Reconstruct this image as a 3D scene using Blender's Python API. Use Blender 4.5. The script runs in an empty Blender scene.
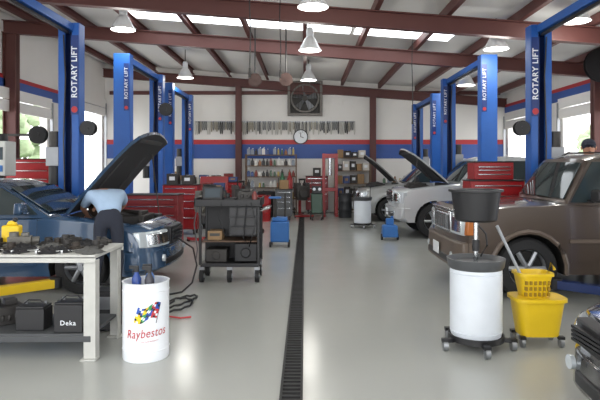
import bpy, math, random, bmesh
from mathutils import Vector, Matrix
random.seed(7)
S=bpy.context.scene; COL=S.collection
S.view_settings.view_transform='Standard'
pi=math.pi
def cl(a,lo=0.,hi=1.): return max(lo,min(hi,a))
# ------------------------------------------------ materials
def lin(c):
    return tuple(((x/255)/12.92 if x/255<=.04045 else ((x/255+.055)/1.055)**2.4) for x in c)
MC={}
def mat(name,c,rough=.5,metal=0,noise=.08,scale=6,emit=0,coat=0,bump=0):
    if name in MC: return MC[name]
    m=bpy.data.materials.new(name); m.use_nodes=True; nt=m.node_tree; b=nt.nodes['Principled BSDF']
    c=lin(c); b.inputs['Roughness'].default_value=rough; b.inputs['Metallic'].default_value=metal
    if coat: b.inputs['Coat Weight'].default_value=coat; b.inputs['Coat Roughness'].default_value=.05
    tc=nt.nodes.new('ShaderNodeTexCoord'); n=nt.nodes.new('ShaderNodeTexNoise'); n.inputs['Scale'].default_value=scale; n.inputs['Detail'].default_value=4
    mx=nt.nodes.new('ShaderNodeMix'); mx.data_type='RGBA'
    nt.links.new(tc.outputs['Object'],n.inputs['Vector']); nt.links.new(n.outputs['Fac'],mx.inputs['Factor'])
    mx.inputs['A'].default_value=(*[x*(1-noise) for x in c],1); mx.inputs['B'].default_value=(*[min(1,x*(1+noise)) for x in c],1)
    nt.links.new(mx.outputs['Result'],b.inputs['Base Color'])
    if bump:
        bp=nt.nodes.new('ShaderNodeBump'); bp.inputs['Strength'].default_value=bump
        nt.links.new(n.outputs['Fac'],bp.inputs['Height']); nt.links.new(bp.outputs['Normal'],b.inputs['Normal'])
    if emit:
        b.inputs['Emission Color'].default_value=(*c,1); b.inputs['Emission Strength'].default_value=emit
    MC[name]=m; return m
black=mat('black_plastic',(28,28,30),.45)
rubber=mat('rubber',(28,28,29),.75,noise=.2)
chrome=mat('chrome',(205,208,210),.18,1)
steel=mat('steel',(150,153,156),.4,.8,.15)
dsteel=mat('dark_steel',(66,64,62),.5,.6,.25,12)
white=mat('white_plastic',(230,234,238),.35,noise=.04)
blueP=mat('lift_blue',(34,92,172),.38,noise=.08)
navyP=mat('lift_navy',(24,46,96),.4)
yellow=mat('yellow_plastic',(226,190,30),.4)
redP=mat('tool_red',(150,26,30),.32,noise=.06)
greenP=mat('machine_green',(46,104,70),.4)
tableM=mat('table_gray',(186,186,180),.5,noise=.12,scale=10)
glassD=mat('car_glass',(48,58,60),.05,noise=.05)
lampW=mat('lamp_glow',(255,250,235),.4,emit=5)
beamM=mat('beam_red_brown',(92,52,48),.55,noise=.12,scale=3)
wallM=mat('wall_white',(234,232,227),.6,noise=.04,scale=2)
ceilM=mat('ceiling_white',(222,221,217),.7,noise=.05,scale=1.5)
wblue=mat('stripe_blue',(54,88,160),.5)
wred=mat('stripe_red',(184,50,54),.5)
def floor_mat():
    m=mat('epoxy_floor',(170,172,167),.2,noise=.05,scale=.9,coat=0); nt=m.node_tree; b=nt.nodes['Principled BSDF']
    tc=nt.nodes.new('ShaderNodeTexCoord'); n=nt.nodes.new('ShaderNodeTexNoise'); n.inputs['Scale'].default_value=2.; n.inputs['Detail'].default_value=4
    mr=nt.nodes.new('ShaderNodeMapRange'); mr.inputs['To Min'].default_value=.13; mr.inputs['To Max'].default_value=.25
    nt.links.new(tc.outputs['Object'],n.inputs['Vector']); nt.links.new(n.outputs['Fac'],mr.inputs['Value']); nt.links.new(mr.outputs['Result'],b.inputs['Roughness'])
    return m
# ------------------------------------------------ builder
class B:
    def __init__(s): s.v=[];s.f=[];s.m=[];s.mi=0;s.T=Matrix()
    def M(s,i): s.mi=i; return s
    def tr(s,loc=(0,0,0),rx=0,ry=0,rz=0):
        s.T=Matrix.Translation(loc)@Matrix.Rotation(rz,4,'Z')@Matrix.Rotation(ry,4,'Y')@Matrix.Rotation(rx,4,'X'); return s
    def add(s,vs,fs):
        o=len(s.v); s.v+=[tuple(s.T@Vector(v)) for v in vs]; s.f+=[tuple(i+o for i in f) for f in fs]; s.m+=[s.mi]*len(fs); return s
    def box(s,c,z,tx=1,ty=1,rz=0):
        x,y,h=z[0]/2,z[1]/2,z[2]/2; vs=[]
        ca,sa=math.cos(rz),math.sin(rz)
        for k,(a,b) in ((-1,(1,1)),(1,(tx,ty))):
            for i,j in ((-1,-1),(1,-1),(1,1),(-1,1)):
                X,Y=i*x*a,j*y*b; vs.append((c[0]+X*ca-Y*sa,c[1]+X*sa+Y*ca,c[2]+k*h))
        return s.add(vs,[(3,2,1,0),(4,5,6,7),(0,1,5,4),(1,2,6,5),(2,3,7,6),(3,0,4,7)])
    def cyl(s,p0,p1,r0,r1=None,n=14,caps=True):
        r1=r0 if r1 is None else r1; p0=Vector(p0);p1=Vector(p1); q=(p1-p0).to_track_quat('Z','Y'); vs=[]
        for p,r in ((p0,r0),(p1,r1)):
            for i in range(n):
                a=2*pi*i/n; vs.append(tuple(p+q@Vector((r*math.cos(a),r*math.sin(a),0))))
        fs=[(i,(i+1)%n,n+(i+1)%n,n+i) for i in range(n)]
        if caps: fs+=[tuple(range(n))[::-1],tuple(range(n,2*n))]
        return s.add(vs,fs)
    def lathe(s,prof,c=(0,0,0),axis='z',n=24,close=False):
        vs=[]
        for r,z in prof:
            for i in range(n):
                a=2*pi*i/n; p=(r*math.cos(a),r*math.sin(a),z)
                if axis=='y': p=(p[0],p[2],p[1])
                if axis=='x': p=(p[2],p[0],p[1])
                vs.append((p[0]+c[0],p[1]+c[1],p[2]+c[2]))
        m=len(prof); fs=[]
        for k in range(m if close else m-1):
            k2=(k+1)%m
            for i in range(n):
                j=(i+1)%n; f=(k*n+i,k*n+j,k2*n+j,k2*n+i); fs.append(f[::-1] if axis=='y' else f)
        return s.add(vs,fs)
    def tube(s,pts,r,n=6,closed=False):
        P=[Vector(p) for p in pts]; vs=[];m=len(P)
        for k,p in enumerate(P):
            if closed: t=(P[(k+1)%m]-P[k-1])
            else: t=P[min(k+1,m-1)]-P[max(k-1,0)]
            t.normalize(); ref=Vector((0,0,1)) if abs(t.z)<.9 else Vector((1,0,0))
            if closed: ref=Vector((0,1,0)) if abs(t.y)<.5 else Vector((0,0,1))
            u=t.cross(ref).normalized(); w=t.cross(u)
            for i in range(n):
                a=2*pi*i/n; vs.append(tuple(p+u*r*math.cos(a)+w*r*math.sin(a)))
        fs=[]
        for k in range(m if closed else m-1):
            k2=(k+1)%m
            for i in range(n): fs.append((k*n+i,k*n+(i+1)%n,k2*n+(i+1)%n,k2*n+i))
        if not closed: fs+=[tuple(range(n))[::-1],tuple(range((m-1)*n,m*n))]
        return s.add(vs,fs)
    def prism(s,pts,a0,a1,axis='y'):
        n=len(pts); vs=[]
        for a in (a0,a1):
            for u,w in pts: vs.append({'y':(u,a,w),'x':(a,u,w),'z':(u,w,a)}[axis])
        return s.add(vs,[tuple(range(n)),tuple(range(n,2*n))[::-1]]+[(i,n+i,n+(i+1)%n,(i+1)%n) for i in range(n)])
    def blob(s,c,r,n=10,j=0.,seed=0):
        rn=random.Random(seed); vs=[(c[0],c[1],c[2]-r[2])];fs=[];m=n//2+1
        for k in range(1,m):
            ph=pi*k/m
            for i in range(n):
                a=2*pi*i/n; q=1+rn.uniform(-j,j); vs.append((c[0]+r[0]*q*math.sin(ph)*math.cos(a),c[1]+r[1]*q*math.sin(ph)*math.sin(a),c[2]-r[2]*q*math.cos(ph)))
        vs.append((c[0],c[1],c[2]+r[2])); e=len(vs)-1
        for i in range(n):
            j2=(i+1)%n; fs.append((0,1+j2,1+i)); fs.append((e,e-n+i,e-n+j2))
            for k in range(m-2): fs.append((1+k*n+i,1+k*n+j2,1+(k+1)*n+j2,1+(k+1)*n+i))
        return s.add(vs,fs)
    def obj(s,name,mats,parent=None,loc=None,rz=0,bev=0,label=None,angle=35,smooth=True,fixn=True):
        me=bpy.data.meshes.new(name); me.from_pydata(s.v,[],s.f)
        if not isinstance(mats,(list,tuple)): mats=[mats]
        for m in mats: me.materials.append(m)
        me.polygons.foreach_set('material_index',[min(i,len(mats)-1) for i in s.m])
        if fixn:
            bm=bmesh.new(); bm.from_mesh(me); bmesh.ops.recalc_face_normals(bm,faces=bm.faces); bm.to_mesh(me); bm.free()
        if smooth:
            me.polygons.foreach_set('use_smooth',[True]*len(me.polygons)); me.set_sharp_from_angle(angle=math.radians(angle))
        me.update()
        o=bpy.data.objects.new(name,me); COL.objects.link(o)
        if parent: o.parent=parent
        if loc: o.location=loc
        o.rotation_euler[2]=rz
        if bev:
            b=o.modifiers.new('bevel','BEVEL'); b.width=bev; b.segments=2; b.limit_method='ANGLE'
        if label: o['label']=label
        return o
def tag(o,label,cat,group=None):
    o['label']=label; o['category']=cat
    if group: o['group']=group
    return o
def root(name,label,cat,loc=(0,0,0),rz=0,group=None):
    o=bpy.data.objects.new(name,None); o.empty_display_size=.1; COL.objects.link(o); o.location=loc; o.rotation_euler[2]=rz
    return tag(o,label,cat,group)
def struct(o): o['kind']='structure'; return o
def text(sx,size,shear=0,bold=0,sp=1.,res=3):
    cu=bpy.data.curves.new('t','FONT'); cu.body=sx; cu.size=size; cu.shear=shear; cu.offset=bold; cu.space_character=sp; cu.align_x='CENTER'; cu.align_y='CENTER'; cu.resolution_u=res
    o=bpy.data.objects.new('t',cu); COL.objects.link(o); dg=bpy.context.evaluated_depsgraph_get()
    me=bpy.data.meshes.new_from_object(o.evaluated_get(dg)); vs=[tuple(v.co) for v in me.vertices]; fs=[tuple(p.vertices) for p in me.polygons]
    bpy.data.objects.remove(o); bpy.data.meshes.remove(me); return vs,fs
def skin(name,V,E,R,parent,m,sub=2,label=None):
    bm=bmesh.new(); ly=bm.verts.layers.skin.verify(); vs=[]
    for i,(p,r) in enumerate(zip(V,R)):
        v=bm.verts.new(p); v[ly].radius=(r,r) if not isinstance(r,tuple) else r; v[ly].use_root=(i==0); vs.append(v)
    for a,b in E: bm.edges.new((vs[a],vs[b]))
    me=bpy.data.meshes.new(name); bm.to_mesh(me); bm.free(); me.materials.append(m)
    o=bpy.data.objects.new(name,me); COL.objects.link(o); o.parent=parent
    k=o.modifiers.new('skin','SKIN'); k.use_smooth_shade=True
    q=o.modifiers.new('sub','SUBSURF'); q.levels=sub; q.render_levels=sub
    if label: o['label']=label
    return o
# ------------------------------------------------ camera
cam=bpy.data.cameras.new('camera'); co=bpy.data.objects.new('camera',cam); COL.objects.link(co)
cam.sensor_width=36; cam.lens=33.6; cam.shift_x=-5/600; cam.shift_y=-34/600; cam.clip_start=.05
co.location=(0,0,1.6); co.rotation_euler=(pi/2,0,0); S.camera=co
# ------------------------------------------------ shell
WX=7.; BY=19.6
def zb_(x): return 4.16-.075*x
struct(B().box((0,9.3,-.1),(14.4,20.9,.2)).obj('floor',floor_mat(),smooth=False))
grate=mat('grate',(46,46,46),.6,.5,.2,30)
b=B().M(1).box((-.096,10,.0035),(.15,18,.005))
b.M(0)
for x in (-.168,-.024): b.box((x,10,.008),(.018,18,.012))
y=1.
while y<19: b.box((-.096,y,.009),(.13,.03,.008)); y+=.07
struct(b.obj('trim_1',[grate,mat('drain_dark',(14,14,14),.8)],smooth=False))
def wallseg(name,x,segs,m):
    b=B()
    for (y0,y1,z0,z1) in segs: b.box((x,(y0+y1)/2,(z0+z1)/2),(.2,y1-y0,z1-z0))
    return struct(b.obj(name,m,smooth=False))
def segs(h,hl): return [(-1,1.6,0,h),(1.6,4.4,3.3,h),(4.4,5.6,0,h),(5.6,9.2,3.3,h),(9.2,11.7,0,h),(11.7,15.2,3.3,h),(15.2,16.6,0,h),(16.6,19.3,hl,h),(19.3,19.7,0,h)]
wallseg('wall_left',-WX-.1,segs(5.3,3.75),wallM)
wallseg('wall_right',WX+.1,segs(4.3,3.3),wallM)
struct(B().prism([(-7.2,0),(7.2,0),(7.2,4.3),(-7.2,5.3)],BY,BY+.2).obj('wall_back',wallM,smooth=False))
def rafter(b,y,z0,h,w,x0=-WX,x1=WX):
    b.prism([(x0,zb_(x0)+z0),(x1,zb_(x1)+z0),(x1,zb_(x1)+z0+h),(x0,zb_(x0)+z0+h)],y-w/2,y+w/2)
b=B(); b.prism([(-7.2,zb_(-7.2)+.5),(7.2,zb_(7.2)+.5),(7.2,zb_(7.2)+.6),(-7.2,zb_(-7.2)+.6)],-1,19.8)
struct(b.obj('ceiling',ceilM,smooth=False))
tn=2
for y in (4,7,10,13,19.45):
    b=B(); rafter(b,y,0,.02,.17); rafter(b,y,.28,.02,.17); rafter(b,y,.02,.26,.02)
    if y<19:
        for sx in (-1,1):
            x=sx*6.82; b.box((x,y,zb_(x)/2),(.3,.03,zb_(x))); b.box((x-.14,y,zb_(x)/2),(.02,.2,zb_(x))); b.box((x+.14,y,zb_(x)/2),(.02,.2,zb_(x)))
    struct(b.obj('trim_%d'%tn,beamM,smooth=False)); tn+=1
for x in (-2.3,2.35):
    b=B(); b.box((x,19.4,zb_(x)/2),(.04,.2,zb_(x))); b.box((x,19.3,zb_(x)/2),(.2,.03,zb_(x))); b.box((x,19.5,zb_(x)/2),(.2,.03,zb_(x)))
    struct(b.obj('trim_%d'%tn,beamM,smooth=False)); tn+=1
x=-6.4
while x<6.8:
    b=B(); zz=zb_(x)+.31
    b.box((x,9.2,zz+.01),(.09,20.3,.012)).box((x-.04,9.2,zz+.09),(.012,20.3,.17)).box((x-.01,9.2,zz+.17),(.07,20.3,.012))
    struct(b.obj('trim_%d'%tn,beamM,smooth=False)); tn+=1; x+=1.28
for (z0,z1,m) in ((2.36,2.52,wred),(1.86,2.36,wblue)):
    struct(B().box((0,BY-.01,(z0+z1)/2),(13.9,.02,z1-z0)).obj('trim_%d'%tn,m,smooth=False)); tn+=1
struct(B().box((0,BY-.06,4.15),(13.6,.12,.12)).obj('trim_%d'%tn,beamM,smooth=False)); tn+=1
for sx in (-1,1):
    struct(B().box((sx*(WX-.02),11,3.5),(.06,17,.26)).obj('trim_%d'%tn,wblue,smooth=False)); tn+=1
    struct(B().box((sx*(WX-.02),11,3.68),(.04,17,.1)).obj('trim_%d'%tn,wred,smooth=False)); tn+=1
sky=mat('skylight',(240,246,250),.5,emit=4.5,noise=.02)
for i,(x0,x1) in enumerate(((-3.8,1.),(1.1,3.2))):
    b=B(); b.prism([(x0,zb_(x0)+.485),(x1,zb_(x1)+.485),(x1,zb_(x1)+.498),(x0,zb_(x0)+.498)],11.7,12.6)
    struct(b.obj('window_%d'%(i+1),sky,smooth=False))
dn=1
for sx in (-1,1):
    for (y0,y1) in ((5.6,9.2),(11.7,15.2),(16.6,19.3)):
        zt=3.75 if (sx<0 and y0>16) else 3.3
        b=B()
        for k in range(2): b.box((sx*(WX-.12),(y0+y1)/2,zt-.02-.28*k),(.05,y1-y0-.02,.26))
        b.M(1)
        for yy in (y0+.03,y1-.03): b.box((sx*(WX-.14),yy,zt/2),(.07,.05,zt))
        struct(b.obj('door_%d'%dn,[wallM,steel],smooth=False)); dn+=1
# outdoors
gm=mat('outdoor_concrete',(215,214,208),.8)
struct(B().box((0,9,-.16),(90,70,.1)).obj('ground',gm,smooth=False))
leaf=mat('leaf_green',(150,168,132),.8,noise=.4,scale=3,bump=.5); bark=mat('bark',(110,96,84),.9,noise=.3)
ti=0
for (x,y,h) in ((-14,25,4.6),(-15.5,31,5.),(-13,19,2.6),(-17,23,3.6),(15.5,29,3.4),(19,36,4.6),(22,33,4)):
    r=root('tree','leafy green tree on the paved yard outside the bay doors','tree',(x,y,-.11)); ti+=1
    B().cyl((0,0,0),(0,0,h*.6),.16,.08).obj('trunk',bark,r)
    b=B(); rt=random.Random(ti)
    for k in range(34):
        a=k*2.4; q=rt.uniform(.05,.34); b.blob((math.cos(a)*h*q,math.sin(a)*h*q,h*rt.uniform(.28,.98)),(h*.1,h*.1,h*.07),8,.3,k+ti*20)
    b.obj('foliage',leaf,r,angle=80)
# ------------------------------------------------ lifts
TXT=text('ROTARY LIFT',.125,bold=.003,sp=1.1); TXS=text('ROTARY LIFT',.1,sp=1.08)
signM=mat('sign_blue',(24,52,116),.4)
def column(P,y,face,xs,h,tips):
    b=B()
    w,dp=.31,.22
    b.box((0,y-face*dp/2,h/2),(w,.02,h))
    for s in (-1,1):
        b.box((s*w/2,y,h/2),(.02,dp,h)); b.box((s*(w/2-.05),y+face*dp/2,h/2),(.1,.02,h))
    b.M(1).box((0,y-face*.08,h/2),(.24,.02,h-.1)); b.cyl((.0,y,.1),(.0,y,h-.1),.02)
    c=b.obj('column',[blueP,navyP],P,smooth=False)
    B().box((0,y,.015),(.5,.45,.03)).cyl((.2,y+.17,.02),(.2,y+.17,.06),.018,n=6).cyl((-.2,y+.17,.02),(-.2,y+.17,.06),.018,n=6).obj('base_plate',blueP,c,bev=.004)
    yy=y-dp/2-.022; xx=xs*(w/2-.055); big=y<9.5; hh=1.25 if big else .95
    B().box((xx,yy+.004,h-.2-hh/2),(.12 if big else .1,.008,hh)).obj('name_plate',signM,c,smooth=False)
    t=B(); t.T=Matrix.Translation((xx,yy-.003,h-.78 if big else h-.6))@Matrix.Rotation(-pi/2,4,'Y')@Matrix.Rotation(pi/2,4,'X'); t.add(*(TXT if big else TXS))
    t.obj('lettering',white,c,smooth=False,fixn=False)
    ze=h-1.37 if big else h-1.09
    B().cyl((xx,yy,ze),(xx,yy-.006,ze),.05 if big else .035).obj('emblem',wred,c)
    zc=.45
    cr=B().box((0,y+face*.05,zc),(.26,.26,.55)).box((0,y+face*.22,zc-.2),(.5,.12,.16)).obj('carriage',[dsteel],P,bev=.01)
    for s in (-1,1):
        x1=s*.75; a=B(); p0=Vector((s*.18,y+face*.26,.2)); p1=Vector((x1,y+face*.8,.2)); dr=(p1-p0)
        rz=math.atan2(dr.y,dr.x); mid=(p0+p1)/2
        a.box(tuple(mid),(dr.length,.12,.1),rz=rz).M(1).cyl((p1.x,p1.y,.14),(p1.x,p1.y,.27),.07)
        a.obj('arm',[tips if s==xs else navyP,black],cr,bev=.006)
def lift(x,y0,y1,h,label,pu=True,tips=None):
    xs=-1 if x>0 else 1; tips=tips or navyP
    P=root('two_post_lift',label,'car lift',(x,0,0),group='blue two-post car lifts')
    column(P,y0,1,xs,h,tips); column(P,y1,-1,xs,h,tips)
    B().box((0,(y0+y1)/2,h-.07),(.15,y1-y0+.2,.12)).M(1).box((0,(y0+y1)/2,h-.16),(.04,y1-y0-.3,.05)).obj('overhead_beam',[blueP,black],P,bev=.005)
    if pu:
        b=B().box((-xs*.26,y1,1.75),(.2,.24,.3)).M(1).cyl((-xs*.26,y1,1.3),(-xs*.26,y1,1.6),.1).M(2).cyl((-xs*.26,y1,1.9),(-xs*.26,y1,2.15),.09)
        b.obj('power_unit',[steel,black,dsteel],P,bev=.005)
    B().tube([(-xs*.06,y1-.16,h-.2),(-xs*.03,y1-.16,3),(-xs*.06,y1-.16,2),(-xs*.04,y1-.16,1.2)],.012).obj('hydraulic_hose',black,P)
lift(-3.73,5.9,8.95,3.86,'blue two-post car lift around the dark blue sedan',tips=yellow)
lift(-3.68,11.35,13.95,3.86,'blue two-post car lift standing over an empty bay')
lift(-3.75,15.3,17.9,3.86,'blue two-post car lift in the bay by the rear wall')
lift(3.73,5.85,8.95,3.83,'blue two-post car lift around the dark brown SUV')
lift(3.68,11.3,14.4,3.83,'blue two-post car lift around the silver pickup')
lift(3.65,15.5,18.2,3.6,'blue two-post car lift around the light gray car')
# ------------------------------------------------ cars
amber=mat('amber_lens',(172,104,56),.2); lens=mat('headlight_lens',(196,204,208),.08,.3)
dark=mat('engine_dark',(36,35,34),.6,.3,.4,14)
def car(name,label,loc,rz,L,hw,R,zg,hf,hc,zb,zd,ht,xf,xr,xc,xrf,xrr,xrb,paint,hood=0,bump=None,rack=False,doors=None,cap=None,hl=(.5,.97),hlz=None,chromeG=True,cat='car',plate=True,sig=None,Lh=None,pc=1.,hwid=.88,boff=.06):
    P=root(name,label,cat,loc,rz); Ra=R+.06
    bump=bump or paint
    def sy(z): return hw*(1-.07*cl((z-.62)/.5)-.06*cl((.5-z)/.3))
    def pl(a): return pc*(.09*a*a+.2*a**7)
    arc=lambda xw:[(xw-Ra*math.cos(t),R+Ra*math.sin(t)) for t in [t0+(pi-2*t0)*k/12 for k in range(13)]]
    t0=math.asin(cl((zg-R)/Ra,-1,0))
    top=[(-.12,zg),(-.01,zg+.1),(0,hf*.62),(-.03*pc,hf-.16),(-.08*pc,hf-.05),(-.2*pc,hf),(-.28,hf+(hc-hf)*.12),(-.31,hf+(hc-hf)*.14),((xc-.3)/2,hf+(hc-hf)*.62),(xc+.12,hc-.015),(xc+.09,hc-.01),(xc,hc),(xc-.3,zb),(-L*.5,zb),(xrb+.05,zb),(-L+.12,zd),(-L+.02,zd-.1),(-L,zd*.65),(-L+.02,zg+.12),(-L+.12,zg)]
    prof=top+arc(xr)+[(q[0],q[1]) for q in arc(xf)]
    nt=len(top)
    ts=[0,.3,.6,.8,.86,.93,.97,.99,1]; ts=[-t for t in ts[:0:-1]]+ts
    b=B(); vs=[]
    for t in ts:
        a=abs(t)
        for i,(x,z) in enumerate(prof):
            X=x
            if i<nt:
                X=x-pl(a)*cl((x+.8)/.8)+.8*pl(a)*cl((-L+.8-x)/.8)
                if z>zg+.35: z=z-.02*a*a-.05*pc*a**20
                if hood and 7<=i<=9 and a<.82: z-=.34
            y=sy(z)*t
            vs.append((X,y,z))
    n=len(prof)
    b.v=vs; fs=[];ms=[]
    for k in range(len(ts)-1):
        for i in range(n):
            j=(i+1)%n; fs.append((k*n+i,k*n+j,(k+1)*n+j,(k+1)*n+i)); bay=hood and 6<=i<=9 and abs(ts[k])<=.81 and abs(ts[k+1])<=.81
            ms.append(1 if (bay or i>=nt) else 0)
    fs.append(tuple(range(n))[::-1]); ms.append(0); fs.append(tuple(range((len(ts)-1)*n,len(ts)*n))); ms.append(0)
    b.f=fs;b.m=ms
    b.obj('body',[paint,dark],P,angle=32)
    cp=[(xc-.02,hc-.05),(xrf,ht-.06),(xrf-.18,ht-.01),(xrf-.5,ht),(xrr+.3,ht),(xrr,ht-.05),(xrb,zb-.06)]
    def cw(z): return (sy(zb)-.03)*(1-.2*cl((z-zb)/(ht-zb)))
    vs=[];fs=[];b=B()
    ts2=[-1,-.97,-.9,-.6,0,.6,.9,.97,1]; n=len(cp)
    for t in ts2:
        a=abs(t)
        for (x,z) in cp:
            zz=z-(.015*a*a+.035*a**12 if z>zb+.1 else 0); xx=x-.07*a*a*(1 if x>(xrf+xrr)/2 else -1)
            vs.append((xx,cw(z)*t,zz))
    for k in range(len(ts2)-1):
        for i in range(n): fs.append((k*n+i,k*n+(i+1)%n,(k+1)*n+(i+1)%n,(k+1)*n+i))
    fs+= [tuple(range(n))[::-1],tuple(range((len(ts2)-1)*n,len(ts2)*n))]
    b.add(vs,fs); b.obj('cabin',paint,P,angle=30)
    def slant(p0,p1,sgn,nm):
        b=B(); vs=[];N=7
        (x0,z0),(x1,z1)=p0,p1; nx,nz=(z1-z0),-(x1-x0)
        l=math.hypot(nx,nz); nx,nz=nx/l*sgn,nz/l*sgn
        for f in (.1,.9):
            for i in range(N):
                t=-.9+1.8*i/(N-1); x=x0+(x1-x0)*f; z=z0+(z1-z0)*f
                for o in (.0,.014):
                    vs.append((x-.07*t*t*sgn+nx*o,cw(z)*t*.97,z+nz*o-.012*t*t))
        fs=[]
        for i in range(N-1):
            a,c=2*i,2*N+2*i; fs+=[(a+1,a+3,c+3,c+1),(a,c,c+2,a+2)]
            fs+=[(a,a+2,a+3,a+1),(c,c+1,c+3,c+2)]
        fs+=[(0,1,2*N+1,2*N),(2*N-2,4*N-2,4*N-1,2*N-1)]
        b.add(vs,fs).obj(nm,glassD,P)
    slant((xc-.02,hc-.02),(xrf,ht-.06),1,'windshield'); slant((xrb,zb-.03),(xrr,ht-.05),-1,'rear_window')
    wd=doors or [(xc-.25,-L*.5+.05),(-L*.5-.03,xrb+.35)]
    for s in (-1,1):
        for k,(xa,xb) in enumerate(wd):
            z0,z1=zb+.02,ht-.1
            def xl(z,side):
                if side: return min(xa, (xc-.02)+(xrf-xc)*(z-hc)/(ht-.06-hc)-.12)
                return max(xb,(xrb)+(xrr-xrb)*(z-zb)/(ht-zb)+.12)
            b=B(); pts=[]
            for z in (z0,(z0+z1)/2,z1): pts.append((xl(z,1),z))
            for z in (z1,(z0+z1)/2,z0): pts.append((xl(z,0),z))
            vs=[];m=6
            for o in (-.01,.008):
                for (x,z) in pts: vs.append((x,s*(cw(z)+o),z-.01))
            b.add(vs,[(0,1,4,5),(1,2,3,4),(6,7,10,11),(7,8,9,10)]+[(i,(i+1)%m,m+(i+1)%m,m+i) for i in range(m)])
            b.obj('side_window',glassD,P)
            zl=zg+.14; zs=[zl,zl+(zb-zl)*.35,zl+(zb-zl)*.7,zb-.05]
            x0,x1=min(xa+.02,xf-Ra-.08),max(xb-.01,(xr+Ra*.75) if k else xb)
            vs=[];fs=[]
            for o in (-.01,.009):
                for z in zs:
                    for x in (x0,x1): vs.append((x,s*(sy(z)+o),z))
            for q in range(3):
                a=2*q; fs+=[(a,a+1,a+3,a+2),(8+a,8+a+1,8+a+3,8+a+2),(a,a+2,8+a+2,8+a),(a+1,a+3,8+a+3,8+a+1)]
            fs+=[(0,1,9,8),(6,7,15,14)]
            d=B().add(vs,fs).obj('door',paint,P)
            B().box((x1+.14,s*(sy(zb-.12)+.025),zb-.13),(.16,.03,.035)).obj('door_handle',black,d,bev=.008)
        B().box((xc-.38,s*(hw+.08),zb+.1),(.1,.2,.14),tx=.8,ty=.9).box((xc-.36,s*(hw-.04),zb+.03),(.05,.14,.04)).obj('side_mirror',black if cap is None else paint,P,bev=.02)
        B().box(((xf+xr)/2,s*(sy(.5)+.012),(zg+zb)/2-.02),(abs(xf-xr)-2*Ra-.1,.02,.05)).obj('side_molding',bump if bump!=paint else black,P,bev=.006)
    def strip(t0,t1,z0,z1,off,th,nm,m,N=8,lab=None,tp=0,par=None,bev=.01):
        vs=[];fs=[]
        for i in range(N+1):
            t=t0+(t1-t0)*i/N; y=hw*.985*t; x=off-pl(abs(t))
            vs+=[(x,y,z0),(x-tp,y,z1),(x-th,y,z1),(x-th,y,z0)]
        for i in range(N):
            a=4*i
            for q in range(4): fs.append((a+q,a+(q+1)%4,a+4+(q+1)%4,a+4+q))
        fs+=[(0,1,2,3),(4*N,4*N+3,4*N+2,4*N+1)]
        return B().add(vs,fs).obj(nm,m,par or P,bev=bev,label=lab)
    strip(-1,1,zg+.06,hf*.62,boff,.2,'bumper',bump,20,tp=.02,bev=.02)
    strip(-.6,.6,zg+.1,zg+.18,boff+.008,.1,'air_intake',black,8)
    z0,z1=hlz or (hf*.66,hf-.1)
    for s in (-1,1):
        h_=strip(s*hl[0],s*hl[1]*(.94 if sig else 1.0),z0,z1,.02,.12,'headlight',lens,8,tp=.03*pc,bev=.02*pc)
        strip(s*(hl[0]+.05),s*hl[1]*(.88 if sig else .92),z0+.03,z1-.03,.026,.05,'reflector',chrome,6,tp=.02*pc,par=h_)
        if sig: strip(s*hl[1]*.945,s*hl[1]*1.01,z0+.01,z1-.01,.015,.1,'turn_signal',amber,3,tp=.02)
        B().cyl((boff+.002-pl(.7),s*hw*.68,zg+.2),(.0,s*hw*.68,zg+.2),.045).obj('fog_light',lens,P)
    g=strip(-hl[0]+.03,hl[0]-.03,z0-.02,z1+.02,.02,.1,'grille',chrome if chromeG else black,8)
    if sig:
        strip(-hl[0]+.06,hl[0]-.06,z0+.02,z1-.02,.026,.05,'grille_recess',black,8,par=g)
        for k in range(7):
            t=(-.75+.25*k)*(hl[0]-.06); B().box((.03-pl(abs(t)),t*hw,(z0+z1)/2),(.02,.03,z1-z0-.03)).obj('grille_bar',chrome,g)
        strip(-.98,.98,z1+.03,z1+.055,.012,.06,'hood_lip',chrome,16)
    else:
        b=B()
        for k in range(4):
            zz=z0+.01+(z1-z0-.02)*(k+.5)/4; b.box((.02,0,zz),(.03,2*(hl[0]-.1)*hw,(z1-z0)*.14))
        b.obj('grille_slat',black,g)
    if plate: B().box((boff+.015,0,(zg+hf*.62)/2+.03),(.01,.3,.15)).obj('license_plate',white,P,bev=.003)
    for (xw,s) in ((xf,1),(xf,-1),(xr,1),(xr,-1)):
        yo=s*(hw-.03); yi=s*(hw-.25)
        pr=[(R*.62,yo-s*.01),(R*.66,yo),(R*.93,yo-s*.005),(R,yo-s*.04),(R,yi+s*.04),(R*.93,yi),(R*.62,yi)]
        w=B().lathe(pr,(xw,0,R),'y',28,True).obj('wheel',rubber,P)
        b=B().lathe([(R*.65,yo-s*.01),(R*.62,yo-s*.03),(R*.56,yo-s*.06),(R*.56,yi)],(xw,0,R),'y',28)
        for k in range(6):
            a=k*pi/3
            b.tube([(xw+R*.1*math.cos(a),yo-s*.03,R+R*.1*math.sin(a)),(xw+R*.6*math.cos(a),yo-s*.04,R+R*.6*math.sin(a))],.03)
        b.cyl((xw,yo-s*.1,R),(xw,yo-s*.015,R),R*.2,R*.16)
        b.M(1).cyl((xw,yo-s*.14,R),(xw,yo-s*.09,R),R*.57)
        b.obj('rim',[steel,dark],w)
        if sig:
            fl=[]
            for k in range(13):
                a=-.15+(pi+.3)*k/12; fl.append((xw-(Ra+.02)*math.cos(a),s*(hw+.002),R+(Ra+.02)*math.sin(a)))
            B().tube(fl,.03,6).obj('fender_flare',bump,P)
    if rack:
        for s in (-1,1):
            B().tube([(xrf-.3,s*cw(ht)*.85,ht-.02),(xrf-.4,s*cw(ht)*.85,ht+.03),(xrr+.35,s*cw(ht)*.85,ht+.03),(xrr+.25,s*cw(ht)*.85,ht-.02)],.014).obj('roof_rail',black,P)
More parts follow.
